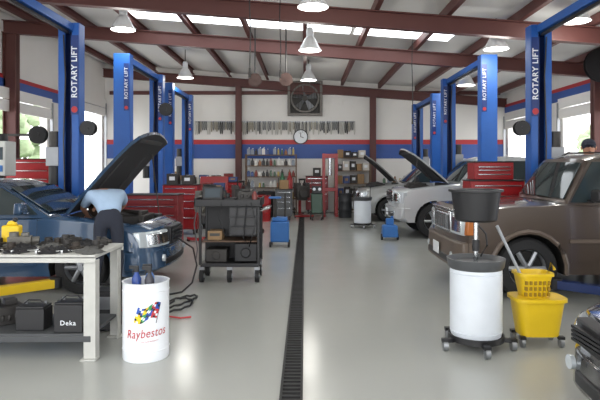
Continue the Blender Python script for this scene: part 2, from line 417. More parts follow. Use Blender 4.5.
    Lh=Lh or abs(xc)-.1; N=8; vs=[];fs=[]
    b=B(); K=6
    for o in (0,-.03):
        for i in range(K+1):
            u=.02+Lh*i/K
            for j in range(N+1):
                t=-1+2*j/N; w=hwid*hw*(.96 if o else 1); tap=1-.1*(i/K)**2
                xx=u if i<K else u-.1*t*t; xx=xx*(1 if not o else .985)
                vs.append((xx,w*t*tap,o-.06*(u/Lh)**3-.03*t*t))
    q=(K+1)*(N+1)
    for i in range(K):
        for j in range(N):
            a=i*(N+1)+j; f=(a,a+1,a+N+2,a+N+1); fs.append(f); fs.append(tuple(x+q for x in f)[::-1])
    edge=[i*(N+1) for i in range(K+1)]+[K*(N+1)+j for j in range(1,N+1)]+[i*(N+1)+N for i in range(K-1,-1,-1)]+[j for j in range(N-1,0,-1)]
    for k in range(len(edge)):
        a,c=edge[k],edge[(k+1)%len(edge)]; fs.append((a,c,c+q,a+q))
    if hood:
        b.T=Matrix.Translation((xc+.08,0,hc+.02))@Matrix.Rotation(-hood,4,'Y')
        b.add(vs,fs)
        for k in range(len(fs)):
            if k<2*K*N and k%2==1: b.m[k]=1
        hd=b.obj('hood',[paint,mat('hood_liner',(48,48,50),.8)],P)
        for t in (-.5,.5):
            r=B(); r.T=b.T; r.box((Lh*.5,t*hw,-.052),(Lh*.75,.05,.02)).obj('hood_rib',mat('hood_rib_m',(56,56,58),.7),hd,bev=.006)
        r=B(); r.T=b.T; r.box((Lh*.9,0,-.09),(.06,1.3*hw,.025)).obj('hood_latch_bar',mat('hood_rib_m',(56,56,58),.7),hd,bev=.006)
        tip=b.T@Vector((Lh*.75,hw*.7,-.06)); B().cyl((-.4,hw*.78,hf-.05),tip,.008).obj('prop_rod',dsteel,P)
        zt=hc-.32
        b=B().box((-.62,0,zt+.13),(.5,.55,.24)).box((-.62,.0,zt+.27),(.4,.3,.06)).M(1).box((-.45,.5*hw,zt+.12),(.25,.2,.2)).M(0).cyl((-.85,-.5*hw,zt+.1),(-.85,-.5*hw,zt+.25),.12).tube([(-.4,-.3,zt+.1),(-.45,-.2,zt+.28),(-.7,-.1,zt+.3),(-.9,.2,zt+.2)],.035)
        b.obj('engine',[dsteel,black],P,bev=.01)
    return P
pblue=mat('paint_teal_navy',(48,74,102),.25,.1,.05,coat=1)
pbrown=mat('paint_brown',(76,65,56),.28,.15,.05,coat=1)
psilver=mat('paint_silver',(180,183,184),.3,.2,.04,coat=1)
pwhite=mat('paint_white',(232,234,234),.3,0,.03,coat=1)
pblack=mat('paint_black',(16,16,18),.15,0,.05,coat=1)
plg=mat('paint_light_gray',(150,152,150),.3,.2,.05,coat=1)
gray_b=mat('bumper_taupe',(92,80,70),.4)
car('car','dark blue sedan with raised hood between the blue lift posts',(-1.8,7.8,0),0,4.75,.87,.33,.22,.86,1.0,.98,1.0,1.43,-1.,-3.85,-1.3,-2.0,-3.6,-4.15,pblue,hood=math.radians(50),hl=(.4,.99),chromeG=False,plate=False,doors=[(-1.55,-2.6),(-2.66,-3.75)],hlz=(.57,.77),cap=1,Lh=1.4,hwid=.95,boff=.03)
car('suv','dark brown SUV with roof rack and chrome grille',(1.86,7.55,0),pi,4.6,.9,.37,.3,1.1,1.17,1.15,1.1,1.76,-.8,-3.5,-1.2,-1.55,-4.3,-4.55,pbrown,bump=gray_b,rack=True,doors=[(-1.3,-2.4),(-2.45,-3.5)],hl=(.5,.99),hlz=(.76,1.0),cat='car',sig=1,pc=.3,boff=.08)
car('pickup_truck','silver pickup truck with its hood propped open',(2.0,13.15,0),pi,4.6,.92,.39,.36,1.1,1.22,1.22,1.15,1.82,-.85,-3.6,-1.3,-1.8,-3.2,-3.4,psilver,hood=math.radians(42),doors=[(-1.5,-2.4),(-2.45,-3.2)],hlz=(.78,1.02),cat='truck',pc=.6)
car('car','light gray car with raised hood near the rear wall',(1.5,16.85,0),pi,4.6,.86,.34,.25,.98,1.12,1.12,1.05,1.62,-.9,-3.7,-1.3,-1.9,-3.6,-4.2,plg,hood=math.radians(44),hlz=(.66,.86))
car('minivan','white compact van parked beyond the brown SUV',(3.0,10.13,0),pi,3.85,.8,.3,.22,.85,1.1,1.08,1.08,1.84,-.75,-3.05,-.95,-1.5,-3.6,-3.8,pwhite,doors=[(-1.3,-2.2),(-2.25,-3.1)],hlz=(.6,.8),cat='van')
car('car','black car with a clear headlight, only its front corner showing',(1.67,2.95,0),pi,4.4,.88,.32,.16,.73,.92,.9,.92,1.4,-.9,-3.5,-1.2,-1.9,-3.4,-4.0,pblack,hl=(.66,.93),hlz=(.52,.64),chromeG=False,plate=False,boff=.03)
# ------------------------------------------------ pendant lamps
shadeM=mat('lamp_shade',(232,234,236),.35,.1)
def lamp(x,y,z,e=45):
    r=root('pendant_lamp','white bell-shaped high-bay lamp hanging from the roof','lamp',(x,y,z),group='high-bay lamps under the roof')
    top=zb_(x)+.49-z
    B().lathe([(.07,.28),(.11,.24),(.19,.08),(.235,0),(.225,0),(.18,.08),(.1,.22)],n=28).obj('lamp_shade',shadeM,r)
    if top>.5:
        B().lathe([(.001,.47),(.06,.46),(.075,.4),(.075,.28),(.05,.26)],n=18).obj('ballast_housing',white,r)
        B().tube([(0,0,.46),(0,0,top)],.012).obj('cord',black,r)
    else: B().cyl((0,0,.26),(0,0,top),.07).obj('ballast_housing',white,r)
    B().blob((0,0,.13),(.075,.075,.1),12).obj('bulb',lampW,r)
    l=bpy.data.lights.new('lamp_light','POINT'); l.energy=e; l.shadow_soft_size=.22; l.color=(1,.97,.9)
    lo=bpy.data.objects.new('lamp_light',l); COL.objects.link(lo); lo.parent=r; lo.location=(0,0,-.1)
for (x,y,z) in ((.12,8.4,3.98),(.1,11.4,3.95),(.1,16.,4.05),(-3.54,10.9,4.25),(-3.4,15.9,4.1),(-3.6,6.2,4.2),(.1,4.6,4.05),(4.5,9.3,4.0),(3.6,10.55,3.8),(4.2,14.6,3.7),(4.,5.,3.95),(-3.5,3,4.2),(3.5,2,4.0)):
    lamp(x,y,z)
# ------------------------------------------------ back wall items
r=root('exhaust_fan','large square gray framed exhaust fan in the rear wall','fan',(0,BY,3.95))
fg=mat('fan_frame',(112,108,102),.5); fdk=mat('fan_dark',(58,56,54),.6)
b=B()
for s in (-1,1): b.box((s*.56,-.1,0),(.09,.2,1.2)).box((0,-.1,s*.56),(1.14,.19,.09))
b.obj('frame',fg,r,bev=.005)
B().box((0,-.02,0),(1.1,.03,1.1)).obj('back_panel',fdk,r)
B().lathe([(.44,-.2),(.5,-.2),(.5,-.04),(.46,-.04)],axis='y',close=True,n=36).obj('fan_ring',fg,r)
for k in range(5):
    b=B(); b.T=Matrix.Translation((0,-.12,0))@Matrix.Rotation(k*2*pi/5,4,'Y')@Matrix.Rotation(.5,4,'Z'); b.prism([(-.04,.06),(.04,.06),(.15,.4),(-.11,.42)],-.006,.006); b.obj('fan_blade',steel,r)
B().cyl((0,-.2,0),(0,-.04,0),.09).obj('hub',dsteel,r)
b=B()
for k in range(9): b.box((-.44+.11*k,-.205,0),(.008,.008,1.06))
b.box((0,-.205,0),(1.06,.008,.012)); b.obj('guard',dsteel,r)
r=root('wall_clock','round white wall clock with black rim','clock',(-.15,BY-.03,2.62))
B().cyl((0,0,0),(0,-.04,0),.24,n=30).obj('clock_face',white,r); B().lathe([(.23,-.06),(.26,-.06),(.26,0),(.23,0)],axis='y',close=True,n=30).obj('rim',black,r)
B().box((0,-.047,.07),(.02,.006,.16)).tr((0,-.047,0),ry=1.9).box((0,0,.05),(.02,.006,.12)).obj('clock_hand',black,r)
rr=struct(B().box((-1.05,BY-.03,3.14),(5.6,.03,.05)).obj('trim_%d'%tn,steel)); tn+=1
cols=[mat('belt_tan',(166,158,140),.6),mat('belt_dark',(66,66,66),.6),mat('belt_gray',(124,126,126),.5),mat('belt_white',(198,196,188),.6)]
protos=[]
for k in range(8):
    h=[.36,.44,.3,.46,.28,.4,.34,.46][k]; pts=[]
    for i in range(14):
        a=2*pi*i/14; pts.append(((.016+.001*k)*math.cos(a),0,-h/2+h/2*math.sin(a)))
    o=B().tube(pts,.012,5,True).box((0,.0,.01),(.012,.124,.012)).obj('drive_belt',cols[k%4]); protos.append(o)
for i in range(90):
    p=protos[random.choice([0,2,3,4,6,7,1,5,2,3])]
    c=p.copy(); COL.objects.link(c); c.location=(-3.82+i*.0623,BY-.06,3.15)
    tag(c,['tan','black','gray','white'][protos.index(p)%4]+' loop belt hanging from the rear wall rail','belt','drive belts hanging on the rear wall')
for p in protos: bpy.data.objects.remove(p)
# ------------------------------------------------ shelving with bottles
fr=mat('shelf_brown',(110,88,70),.6)
def shelf(x,y,w,h,n,label):
    r=root('shelf_unit',label,'shelf',(x,y,0)); b=B()
    for i in (-1,1):
        for j in (-.18,.18): b.box((i*w/2,j,h/2),(.04,.04,h))
        b.box((i*w/2,0,h-.03),(.03,.36,.03))
    b.box((0,.18,h-.03),(w,.03,.03))
    b.obj('frame',fr,r,smooth=False)
    for k in range(n):
        z=.12+k*(h-.15)/(n-1); B().box((0,0,z),(w-.02,.38,.03)).obj('shelf_board',fr,r,bev=.003)
    return r
shelf(-1.15,19.05,1.7,2.0,6,'brown metal shelf unit filled with bottles and cans')
shelf(1.62,19.1,1.2,1.9,5,'brown metal shelf unit with boxes beside the shop press')
botp=[]
def bottle(kind,c):
    m=mat('bottle_%d_%d_%d'%c,c,.35); b=B()
    if kind==0: b.lathe([(.001,0),(.045,0),(.05,.02),(.05,.13),(.02,.18),(.02,.23),(.001,.23)],n=12)
    if kind==1: b.box((0,0,.09),(.1,.06,.18)).M(0).box((0,0,.195),(.08,.045,.03),tx=.5,ty=.6).M(1).cyl((.02,0,.21),(.02,0,.24),.015,n=8)
    if kind==2: b.lathe([(.001,0),(.035,0),(.035,.15),(.02,.19),(.001,.19)],n=12).M(1).cyl((0,0,.19),(0,0,.22),.014,n=8)
    o=b.obj('bottle' if kind<2 else 'spray_can',[m,white],bev=.004 if kind==1 else 0); botp.append((o,kind)); return o
bc=[(140,66,58),(66,88,140),(190,170,100),(60,60,60),(216,216,210),(84,112,90),(150,106,76),(140,150,162)]
bp=[bottle(k%3,bc[k]) for k in range(8)]; nm=['red','blue','yellow','black','white','green','orange','pale blue']
for k in range(1,6):
    z=.12+k*(1.85)/5+.016
    for i in range(13):
        q=random.choice([0,1,2,3,3,4,4,5,6,7,7])
        if random.random()<.1: continue
        c=bp[q].copy(); COL.objects.link(c); sc=random.uniform(.75,1.15); c.location=(-1.15-.76+i*.126,18.98,z); c.scale=(1.05,1.05,sc)
        tag(c,nm[q]+' shop chemical bottle on the brown shelf','bottle','bottles on the shelf unit')
# ------------------------------------------------ tool chests
def chest(x,y,w,d,h,m,label,rz=0,n=5,z0=0,legs=True,group=None):
    r=root('tool_chest',label,'tool chest',(x,y,z0),rz,group); lo=.13 if legs else 0
    B().box((0,0,lo+(h-lo)/2),(w,d,h-lo)).obj('cabinet_body',m,r,bev=.01)
    z=lo+.03; tot=h-lo-.07; ws=[1.6,1.3,1,1,.8,.8][:n]; sm=sum(ws)
    for k in range(n):
        hh=tot*ws[k]/sm
        dr=B().box((0,-d/2-.008,z+hh/2),(w-.05,.016,hh-.015)).obj('drawer',m,r,bev=.004)
        B().box((0,-d/2-.025,z+hh-.03),(w-.12,.02,.018)).obj('handle',chrome,dr,bev=.004); z+=hh
    B().box((0,0,h+.01),(w+.02,d+.02,.02)).obj('top_mat',black,r,bev=.004)
    if legs:
        for i in (-1,1):
            for j in (-1,1):
                B().cyl((i*(w/2-.08)-.02,j*(d/2-.08),.055),(i*(w/2-.08)+.02,j*(d/2-.08),.055),.055).box((i*(w/2-.08),j*(d/2-.08),.11),(.07,.07,.04)).obj('caster',black,r)
    return r
dred=mat('dark_red',(124,30,34),.4)
chest(-2.72,10.1,.95,.5,1.08,dred,'red rolling tool chest beyond the blue sedan')
chest(3.02,9.0,.85,.45,1.36,redP,'red rolling tool cabinet standing beside the lift post')
chest(2.98,9.02,.62,.38,.27,redP,'red top chest sitting on the rolling tool cabinet',n=3,z0=1.385,legs=False)
chest(-6.3,13.0,1.0,.5,1.75,redP,'tall red tool chest near the bay door',n=6)
chest(-2.4,17.2,.9,.5,1.1,redP,'red tool chest near the rear of the shop')
chest(.4,18.9,.75,.4,1.25,dred,'dark red tool chest by the rear wall behind the press')
dgr=mat('chest_gray',(84,86,88),.5)
chest(-2.35,14.4,.6,.45,.95,dgr,'dark gray tool cart near the lift post',n=4)
chest(-2.9,13.2,.8,.45,1.15,redP,'red tool chest standing in the empty bay')
chest(-.62,16.6,.5,.4,.9,dgr,'dark gray parts cart near the stacked tires',n=4)
def bench(x,y,w,label,m):
    r=root('workbench',label,'workbench',(x,y,0))
    B().box((0,0,.88),(w,.65,.05)).obj('bench_top',m,r,bev=.005)
    for i in (-1,1):
        for j in (-1,1): B().box((i*(w/2-.05),j*.28,.43),(.07,.07,.86)).obj('leg',dsteel,r)
    B().box((0,0,.25),(w-.1,.56,.03)).obj('lower_shelf',dsteel,r)
bench(-3.6,18.9,2.6,'wooden-topped workbench against the rear wall',mat('wood',(140,108,78),.6,noise=.2))
bench(3.6,18.9,2.2,'steel workbench with parts against the rear wall',steel)
for i in range(22):
    k=i%11; left=i<11
    x=(-4.7+k*.2) if left else (2.65+k*.18)
    q=random.randrange(8); c=bp[q].copy(); COL.objects.link(c)
    c.location=(x,18.75,.907); c.scale=(1.5,1.5,1.5); tag(c,nm[q]+' bottle standing on the rear workbench','bottle','bottles on the rear workbenches')
for o in bp: bpy.data.objects.remove(o)
card=mat('cardboard',(150,122,88),.8,noise=.12)
cm=[(card,'brown'),(mat('box_white',(206,202,192),.7),'white'),(mat('box_red',(130,48,44),.6),'red'),(mat('box_blue',(56,76,124),.6),'blue'),(mat('box_dark',(56,52,50),.7),'dark')]
def cbox(x,y,z,w,d,h,k,where):
    m,c=cm[k]; b=B().box((0,0,h/2),(w,d,h)).M(1).box((0,0,h+.002),(w*.16,d,.004)).box((0,-d/2-.002,h*.55),(w*.5,.004,h*.35))
    tag(b.obj('storage_box',[m,[card,white,black][k%3]],loc=(x,y,z),bev=.004),c+' cardboard parts box '+where,'box','parts boxes at the rear')
rb=random.Random(11)
for k in range(1,5):
    z=.12+k*1.75/4+.016; x=1.1
    while x<1.95:
        w=rb.uniform(.16,.28)
        cbox(x+w/2,19.08,z,w-.02,.3,rb.uniform(.18,.34),rb.choice([0,4,1,3,4]),'on the brown shelf unit'); x+=w+.01
for i in range(6):
    cbox(-4.7+i*.42,19.06,.906,.3,.2,rb.uniform(.25,.55),rb.randrange(5),'on the wooden workbench')
for (x,y,z) in ((-2.52,14.4,.972),(-2.2,14.4,.972),(-.62,16.6,.922),(-2.6,17.2,1.122),(-2.2,17.2,1.122),(.4,18.9,1.272),(-3.1,13.2,1.172),(-2.75,13.2,1.172)):
    cbox(x,y,z,.26,.28,rb.uniform(.14,.3),rb.choice([0,4,2,3]),'on top of a tool cart')
def tire(x,y,z,R,lab,stand=False,rz=0):
    r=root('tire',lab,'tire',(x,y,z),rz,group='spare tires at the rear')
    pr=[(R*.6,-.08),(R*.9,-.1),(R,-.06),(R,.06),(R*.9,.1),(R*.6,.08)]
    if stand: B().lathe(pr,(0,0,R),'y',26,True).obj('tread',rubber,r); B().lathe([(.02,-.02),(R*.6,-.03),(R*.6,.03),(.02,.03)],(0,0,R),'y',22,True).obj('rim',steel,r)
    else: B().lathe(pr,(0,0,.1),'z',26,True).obj('tread',rubber,r)
for k in range(4): tire(-1.2,17.7,.2*k,.31,'black tire stacked with others near the shelf unit')
tire(-5.4,18.2,0,.33,'tire standing upright by the rear wall',True)
cast=mat('cast_metal',(104,102,96),.5,.5,.3,18)
def estand(x,y,rz,lab,m=dsteel):
    r=root('engine_on_stand',lab,'engine',(x,y,0),rz)
    B().box((0,0,.06),(.08,.8,.06)).box((0,-.38,.06),(.6,.06,.06)).box((0,.35,.4),(.08,.08,.7)).obj('stand',redP,r,bev=.005)
    B().box((0,0,.8),(.4,.55,.36)).box((-.14,0,1.02),(.14,.5,.1)).box((.14,0,1.02),(.14,.5,.1)).cyl((0,-.3,.74),(0,-.38,.74),.14).cyl((.12,-.3,.9),(.12,-.36,.9),.07).box((0,0,.58),(.28,.45,.1)).obj('engine_block',m,r,bev=.015)
    B().tube([(-.1,-.1,1.05),(-.1,-.1,1.18),(.1,.05,1.18),(.1,.1,1.05)],.035).obj('intake_pipe',black,r)
    for i,j in ((-.28,-.38),(.28,-.38),(0,.38)): B().cyl((i-.02,j,.035),(i+.02,j,.035),.035).obj('caster',black,r)
estand(-1.75,15.2,.3,'dark engine block on a red stand near the aisle'); estand(-2.05,12.1,-.5,'greasy engine block on a red rolling stand',cast); estand(-.1,17.6,.2,'engine block on a stand near the rear wall')
for (x,y,m,lab) in ((-1.2,16.3,redP,'red steel drum near the rear of the aisle'),(-3.3,12.3,mat('drum_blue',(44,84,150),.4),'blue steel drum under the lift'),(1.25,17.4,mat('drum_dark',(50,52,56),.5),'dark steel drum beside the light gray car')):
    r=root('steel_drum',lab,'drum',(x,y,0)); B().lathe([(.001,0),(.2,0),(.205,.25),(.212,.26),(.205,.27),(.205,.5),(.212,.51),(.205,.52),(.205,.74),(.21,.75),(.19,.74),(.001,.74)],n=26).obj('drum_shell',m,r); B().cyl((.1,0,.74),(.1,0,.77),.03).obj('bung_cap',black,r)
r=root('parts_washer','red parts washer tub with open lid near the rear bay','parts washer',(-2.6,15.7,0))
B().box((0,0,.72),(.8,.5,.3)).M(1).box((0,0,.875),(.72,.42,.01)).obj('tub',[redP,black],r,bev=.01); B().tr((0,.25,.88),rx=-.3).box((0,.01,.22),(.8,.03,.44)).obj('lid',redP,r,bev=.006)
for i in (-1,1):
    for j in (-1,1): B().box((i*.36,j*.2,.29),(.05,.05,.57)).obj('leg',dsteel,r)
B().box((0,0,.2),(.7,.4,.03)).obj('lower_shelf',dsteel,r)
r=root('gas_cylinder_cart','welding cart with green and red gas cylinders','welding cart',(-.62,18.3,0))
for s,m in ((-.12,greenP),(.12,redP)): B().lathe([(.001,.12),(.1,.12),(.1,1.15),(.06,1.26),(.03,1.3),(.03,1.38),(.001,1.38)],(s,0,0),n=20).obj('gas_cylinder',m,r)
B().box((0,0,.1),(.5,.3,.03)).tube([(-.25,.14,.1),(-.25,.16,1.2),(.25,.16,1.2),(.25,.14,.1)],.016).obj('cart_frame',dsteel,r)
for s in (-1,1): B().cyl((s*.29,.1,.12),(s*.25,.1,.12),.12).obj('wheel',black,r)
r=root('shop_press','slim red hydraulic shop press with tall frame','shop press',(.8,17.9,0))
for s in (-.2,.2): B().box((s,0,1.0),(.1,.1,2.0)).box((s,0,.03),(.1,.6,.06)).obj('upright',redP,r,bev=.006)
B().box((0,0,1.92),(.5,.14,.14)).obj('top_crossbar',redP,r,bev=.006); B().box((0,0,.85),(.46,.14,.12)).obj('press_bed',redP,r,bev=.006); B().cyl((0,0,1.3),(0,0,1.85),.05).obj('ram',chrome,r)
r=root('service_machine','slim dark green air-conditioning service machine on wheels','machine',(.35,16.6,0))
dg_=mat('machine_dark_green',(38,70,54),.4)
B().box((0,0,.5),(.34,.34,.6),ty=.8).obj('housing',dg_,r,bev=.03); B().box((0,-.13,.9),(.28,.08,.22)).obj('gauge_panel',black,r,bev=.01)
for s in (-.08,.08): B().cyl((s,-.18,.92),(s,-.16,.92),.045).obj('gauge',white,r)
for s in (-1,1): B().cyl((s*.2,.1,.13),(s*.16,.1,.13),.13).cyl((s*.15,-.13,.05),(s*.11,-.13,.05),.05).obj('wheel',black,r)
B().tube([(-.13,.1,.7),(-.15,.15,1.15),(.15,.15,1.15),(.13,.1,.7)],.015).obj('push_handle',black,r)
# ------------------------------------------------ oil drain units
def oiltank(x,y,label,full=True):
    r=root('oil_drain_tank',label,'oil drain tank',(x,y,0))
    B().lathe([(.001,.1),(.19,.1),(.215,.12),(.224,.16),(.216,.165),(.224,.17),(.224,.66),(.216,.665),(.224,.67),(.22,.71),(.001,.73)],n=40).obj('tank_body',mat('tank_white',(216,222,228),.35,noise=.09,scale=5),r)
    b=B()
    for k in range(5):
        a=-pi/2+k*2*pi/5; b.box((.16*math.cos(a),.16*math.sin(a),.085),(.3,.045,.03),rz=a)
    b.lathe([(.228,.075),(.24,.075),(.24,.125),(.228,.125)],close=True,n=30)
    b.obj('base_frame',black,r)
    for k in range(5):
        a=-pi/2+k*2*pi/5; i,j=.31*math.cos(a),.31*math.sin(a)
        B().cyl((i-.02,j,.045),(i+.02,j,.045),.045).M(1).box((i,j,.09),(.055,.055,.03)).obj('caster',[steel,black],r)
    B().lathe([(.225,.7),(.24,.72),(.252,.79),(.24,.79),(.2,.75),(.001,.74)],n=40).obj('top_tray',mat('tray_gray',(78,80,82),.45),r)
    if full:
        B().cyl((0,0,.74),(0,0,1.12),.02).M(1).cyl((.0,0,.85),(.0,0,.95),.032).tube([(.04,0,.8),(.1,0,.9),(.09,0,1.0),(.02,0,1.08)],.008).obj('riser_pipe',[chrome,black],r)
        B().lathe([(.001,1.11),(.165,1.115),(.18,1.13),(.212,1.37),(.235,1.375),(.235,1.395),(.2,1.395),(.165,1.15),(.001,1.14)],n=40).obj('drain_pan',black,r)
    else: B().tube([(-.2,.1,.7),(-.22,.12,1.05),(.22,.12,1.05),(.2,.1,.7)],.014).obj('handle',black,r)
oiltank(1.51,4.95,'white oil drain tank on casters with raised black pan')
oiltank(1.5,14.6,'white oil tank on casters near the silver pickup',False)
# ------------------------------------------------ mop bucket
r=root('mop_bucket','yellow wheeled mop bucket with wringer','mop bucket',(2.09,5.05,0))
def ring(b,l0,w0,z0,l1,w1,z1,k=20,cap=False):
    vs=[]
    for (l,w,z) in ((l0,w0,z0),(l1,w1,z1)):
        for i in range(k):
            a=2*pi*i/k; c,s=math.cos(a),math.sin(a); vs.append((l*math.copysign(abs(c)**.45,c),w*math.copysign(abs(s)**.45,s),z))
    fs=[(i,(i+1)%k,k+(i+1)%k,k+i) for i in range(k)]
    if cap: fs.append(tuple(range(k)))
    b.add(vs,fs)
b=B(); ring(b,.17,.12,.09,.215,.155,.4,cap=True); ring(b,.215,.155,.4,.235,.175,.4); ring(b,.235,.175,.4,.235,.175,.43); ring(b,.235,.175,.43,.205,.145,.43); ring(b,.205,.145,.43,.16,.11,.1,cap=True)
b.obj('bucket',yellow,r)
b=B(); ring(b,.1,.09,.38,.15,.12,.62,cap=True); ring(b,.15,.12,.62,.165,.135,.62); ring(b,.165,.135,.62,.165,.135,.645); ring(b,.165,.135,.645,.14,.11,.645); ring(b,.14,.11,.645,.09,.08,.4)
b.M(1)
for i in range(6):
    for k in range(3): b.box((-.1+.04*i,-.1-.006*k,.46+k*.052),(.02,.03,.032))
wr=b.obj('wringer',[yellow,mat('slot_dark',(150,118,20),.6)],r); wr.location=(-.03,.02,0)
B().tube([(.13,.0,.6),(.17,0,.72),(.2,0,.66)],.014).obj('lever',yellow,wr)
for i in (-1,1):
    for j in (-1,1): B().cyl((i*.17-.015,j*.11,.04),(i*.17+.015,j*.11,.04),.04).M(1).box((i*.17,j*.11,.085),(.05,.05,.025)).obj('caster',[steel,black],r)
r=root('mop','wet mop with gray handle leaning in the yellow bucket','mop',(2.03,4.98,0))
B().cyl((.1,-.02,.18),(-.29,.1,1.06),.014).obj('mop_handle',mat('handle_gray',(150,154,158),.4),r)
b=B()
for k in range(18):
    a=k*.7; b.tube([(.09+.0,.0,.2),(.09+.04*math.cos(a),.04*math.sin(a),.16),(.09+.05*math.cos(a),.02+.05*math.sin(a),.11)],.01,5)
b.obj('mop_strings',mat('mop_string',(170,165,150),.9),r)
# ------------------------------------------------ drum (trash)
R=.19
r=root('trash_drum','white drum trash can with racing flag emblem and red script','trash can',(-1.34,4.72,0))
B().lathe([(.001,0),(R-.005,0),(R,.01),(R,.08),(R+.004,.085),(R,.09),(R,.56),(R+.004,.565),(R,.57),(R,.63),(R+.006,.64),(R-.012,.64),(R-.012,.05),(.001,.05)],n=48).obj('drum_body',mat('drum_white',(232,236,240),.3,noise=.03),r)
def wrap(vs,cx,cz,rot=0,off=.006):
    out=[]
    for v in vs:
        x=v[0]*math.cos(rot)-v[1]*math.sin(rot)+cx; z=v[0]*math.sin(rot)+v[1]*math.cos(rot)+cz
        a=x/R-pi/2+.28; out.append(((R+off)*math.cos(a),(R+off)*math.sin(a),z))
    return out
t=text('Raybestos',.078,shear=.25,bold=0,sp=1.08,res=6)
xs_=[v[0] for v in t[0]]; sc_=.33/(max(xs_)-min(xs_)); tv=[(v[0]*sc_,v[1]*1.3,0) for v in t[0]]
B().add(wrap(tv,.0,.24,.06),t[1]).obj('script_lettering',wred,r,fixn=False,smooth=False)
b=B(); fc=[mat('flag_yellow',(236,196,30),.5),mat('flag_green',(40,140,80),.5),mat('flag_blue',(36,80,170),.5),wred,black,white]
def fl(x,z): return (x+.3*(z-.36),z+.016*math.sin(x*36)+.15*x,0)
NX,NZ=11,7
for k in range(NX):
    for q in range(NZ):
        x0=-.095+k*.0165; z0=.345+q*.0175; x1=x0+.0165; z1=z0+.0175
        base=[0,0,0,1,1,2,2,2,3,3,3][k] if q<4 else [2,2,2,0,0,1,1,3,3,2,2][k]
        b.M(base if (k+q)%2==0 else [5,4,base][(k//2+q)%3]); b.add(wrap([fl(x0,z0),fl(x1,z0),fl(x1,z1),fl(x0,z1)],0,0),[(0,1,2,3)])
b.M(4).add(wrap([(.075,.32,0),(.08,.32,0),(.12,.48,0),(.115,.48,0)],0,0,off=.008),[(0,1,2,3)])
b.obj('flag_emblem',fc,r,fixn=False,smooth=False)
t=text('FRICTION PRODUCTS',.014)
B().add(wrap(t[0],.03,.175,.06),t[1]).obj('small_lettering',wred,r,fixn=False,smooth=False)
B().lathe([(.001,.53),(.16,.53),(.175,.54)],n=30).obj('trash_liner',mat('trash_fill',(60,62,66),.8,noise=.4,bump=.5),r)
def spray(x,y,z,c,nmx):
    o=B().lathe([(.001,0),(.036,0),(.04,.02),(.04,.12),(.02,.16),(.014,.18),(.001,.18)],n=14).M(1).box((.0,0,.2),(.03,.03,.05)).box((-.03,0,.215),(.06,.02,.025)).tube([(-.02,0,.2),(-.035,0,.17)],.006).obj('spray_bottle',[mat('sb_%d%d%d'%c,c,.35),black],loc=(x,y,z),bev=0)
    return tag(o,nmx,'spray bottle')
spray(-1.42,4.72,.532,(40,70,140),'blue spray bottle standing in the white drum'); spray(-1.3,4.68,.532,(50,50,60),'dark spray bottle standing in the white drum'); spray(-1.33,4.8,.532,(80,120,180),'light blue spray bottle standing in the white drum')
# ------------------------------------------------ work table + clutter
r=root('work_table','gray steel work table with lower shelf, covered in parts','table',(-1.72,4.6,0))
TW=1.75
B().box((-TW/2,.35,.855),(TW,.72,.03)).box((-TW/2,.0,.83),(TW,.02,.05)).box((-TW/2,.7,.83),(TW,.02,.05)).obj('table_top',tableM,r,bev=.004)
for (x,y) in ((-.06,.03),(-.06,.66),(-TW+.06,.03),(-TW+.06,.66)):
    B().box((x,y,.41),(.1,.012,.82)).box((x+(.044 if x>-1 else -.044),y+(.04 if y<.3 else -.04),.41),(.012,.09,.82)).box((x,y,.006),(.13,.1,.012)).obj('leg',tableM,r,bev=.003)
B().box((-TW/2,.35,.2),(TW-.1,.64,.025)).box((-TW/2,.03,.17),(TW-.1,.02,.05)).obj('lower_shelf',mat('shelf_dark',(70,72,74),.5,noise=.2),r,bev=.004)
TX,TY,TZ=-1.72,4.6,.871
rag=mat('rag_black',(34,34,36),.9,noise=.4,bump=.6); rust=mat('greasy',(62,56,50),.6,.4,.3,14); ragg=mat('rag_gray',(84,84,82),.9,noise=.2)
rn=random.Random(3)
for i in range(12):
    x=TX-.1-i*.1; y=TY+.12+(i%3)*.2+rn.random()*.06
    b=B(); n=13; vs=[]
    for a in range(n):
        for c in range(n):
            u=(a/(n-1)-.5); w=(c/(n-1)-.5); d=max(abs(u),abs(w))*2
            vs.append((u*.26+.012*math.sin(w*17+i),w*.19+.012*math.sin(u*15),.004+max(0,(1-d**2))*.06*(.35+.3*math.sin(u*19+i)*math.cos(w*14)+.5*rn.random())))
    b.add(vs,[(a*n+c,a*n+c+1,(a+1)*n+c+1,(a+1)*n+c) for a in range(n-1) for c in range(n-1)])
    tag(b.obj('shop_rag',rag if i%4 else ragg,loc=(x,y,TZ),rz=rn.random()*3,angle=80),'crumpled %s shop rag on the work table'%('black' if i%4 else 'gray'),'rag','rags on the work table')
for i in range(8):
    x=TX-.08-i*.14-rn.random()*.05; y=TY+.1+rn.random()*.48
    b=B().lathe([(.02,0),(.055,0),(.06,.01),(.06,.03),(.035,.035),(.035,.07),(.02,.07)],close=True,n=18)
    for k in range(12):
        a=k*pi/6; b.box((.06*math.cos(a),.06*math.sin(a),.02),(.016,.012,.02),rz=a)
    tag(b.obj('gear',[dsteel,rust][i%2],loc=(x,y,TZ+.002)),'%s gear hub lying on the work table'%('dark metal','greasy')[i%2],'gear','gears on the work table')
for i in range(5):
    x=TX-.2-i*.22; y=TY+.05+rn.random()*.2
    b=B().tube([(-.1,0,.012),(.1,0,.012)],.009).cyl((.1,0,.0),(.1,0,.024),.02,n=8).cyl((-.1,0,.0),(-.1,0,.024),.016,n=6)
    tag(b.obj('wrench',chrome,loc=(x,y,TZ+.001),rz=rn.random()*1),'chrome box-end wrench on the work table','wrench','wrenches on the work table')
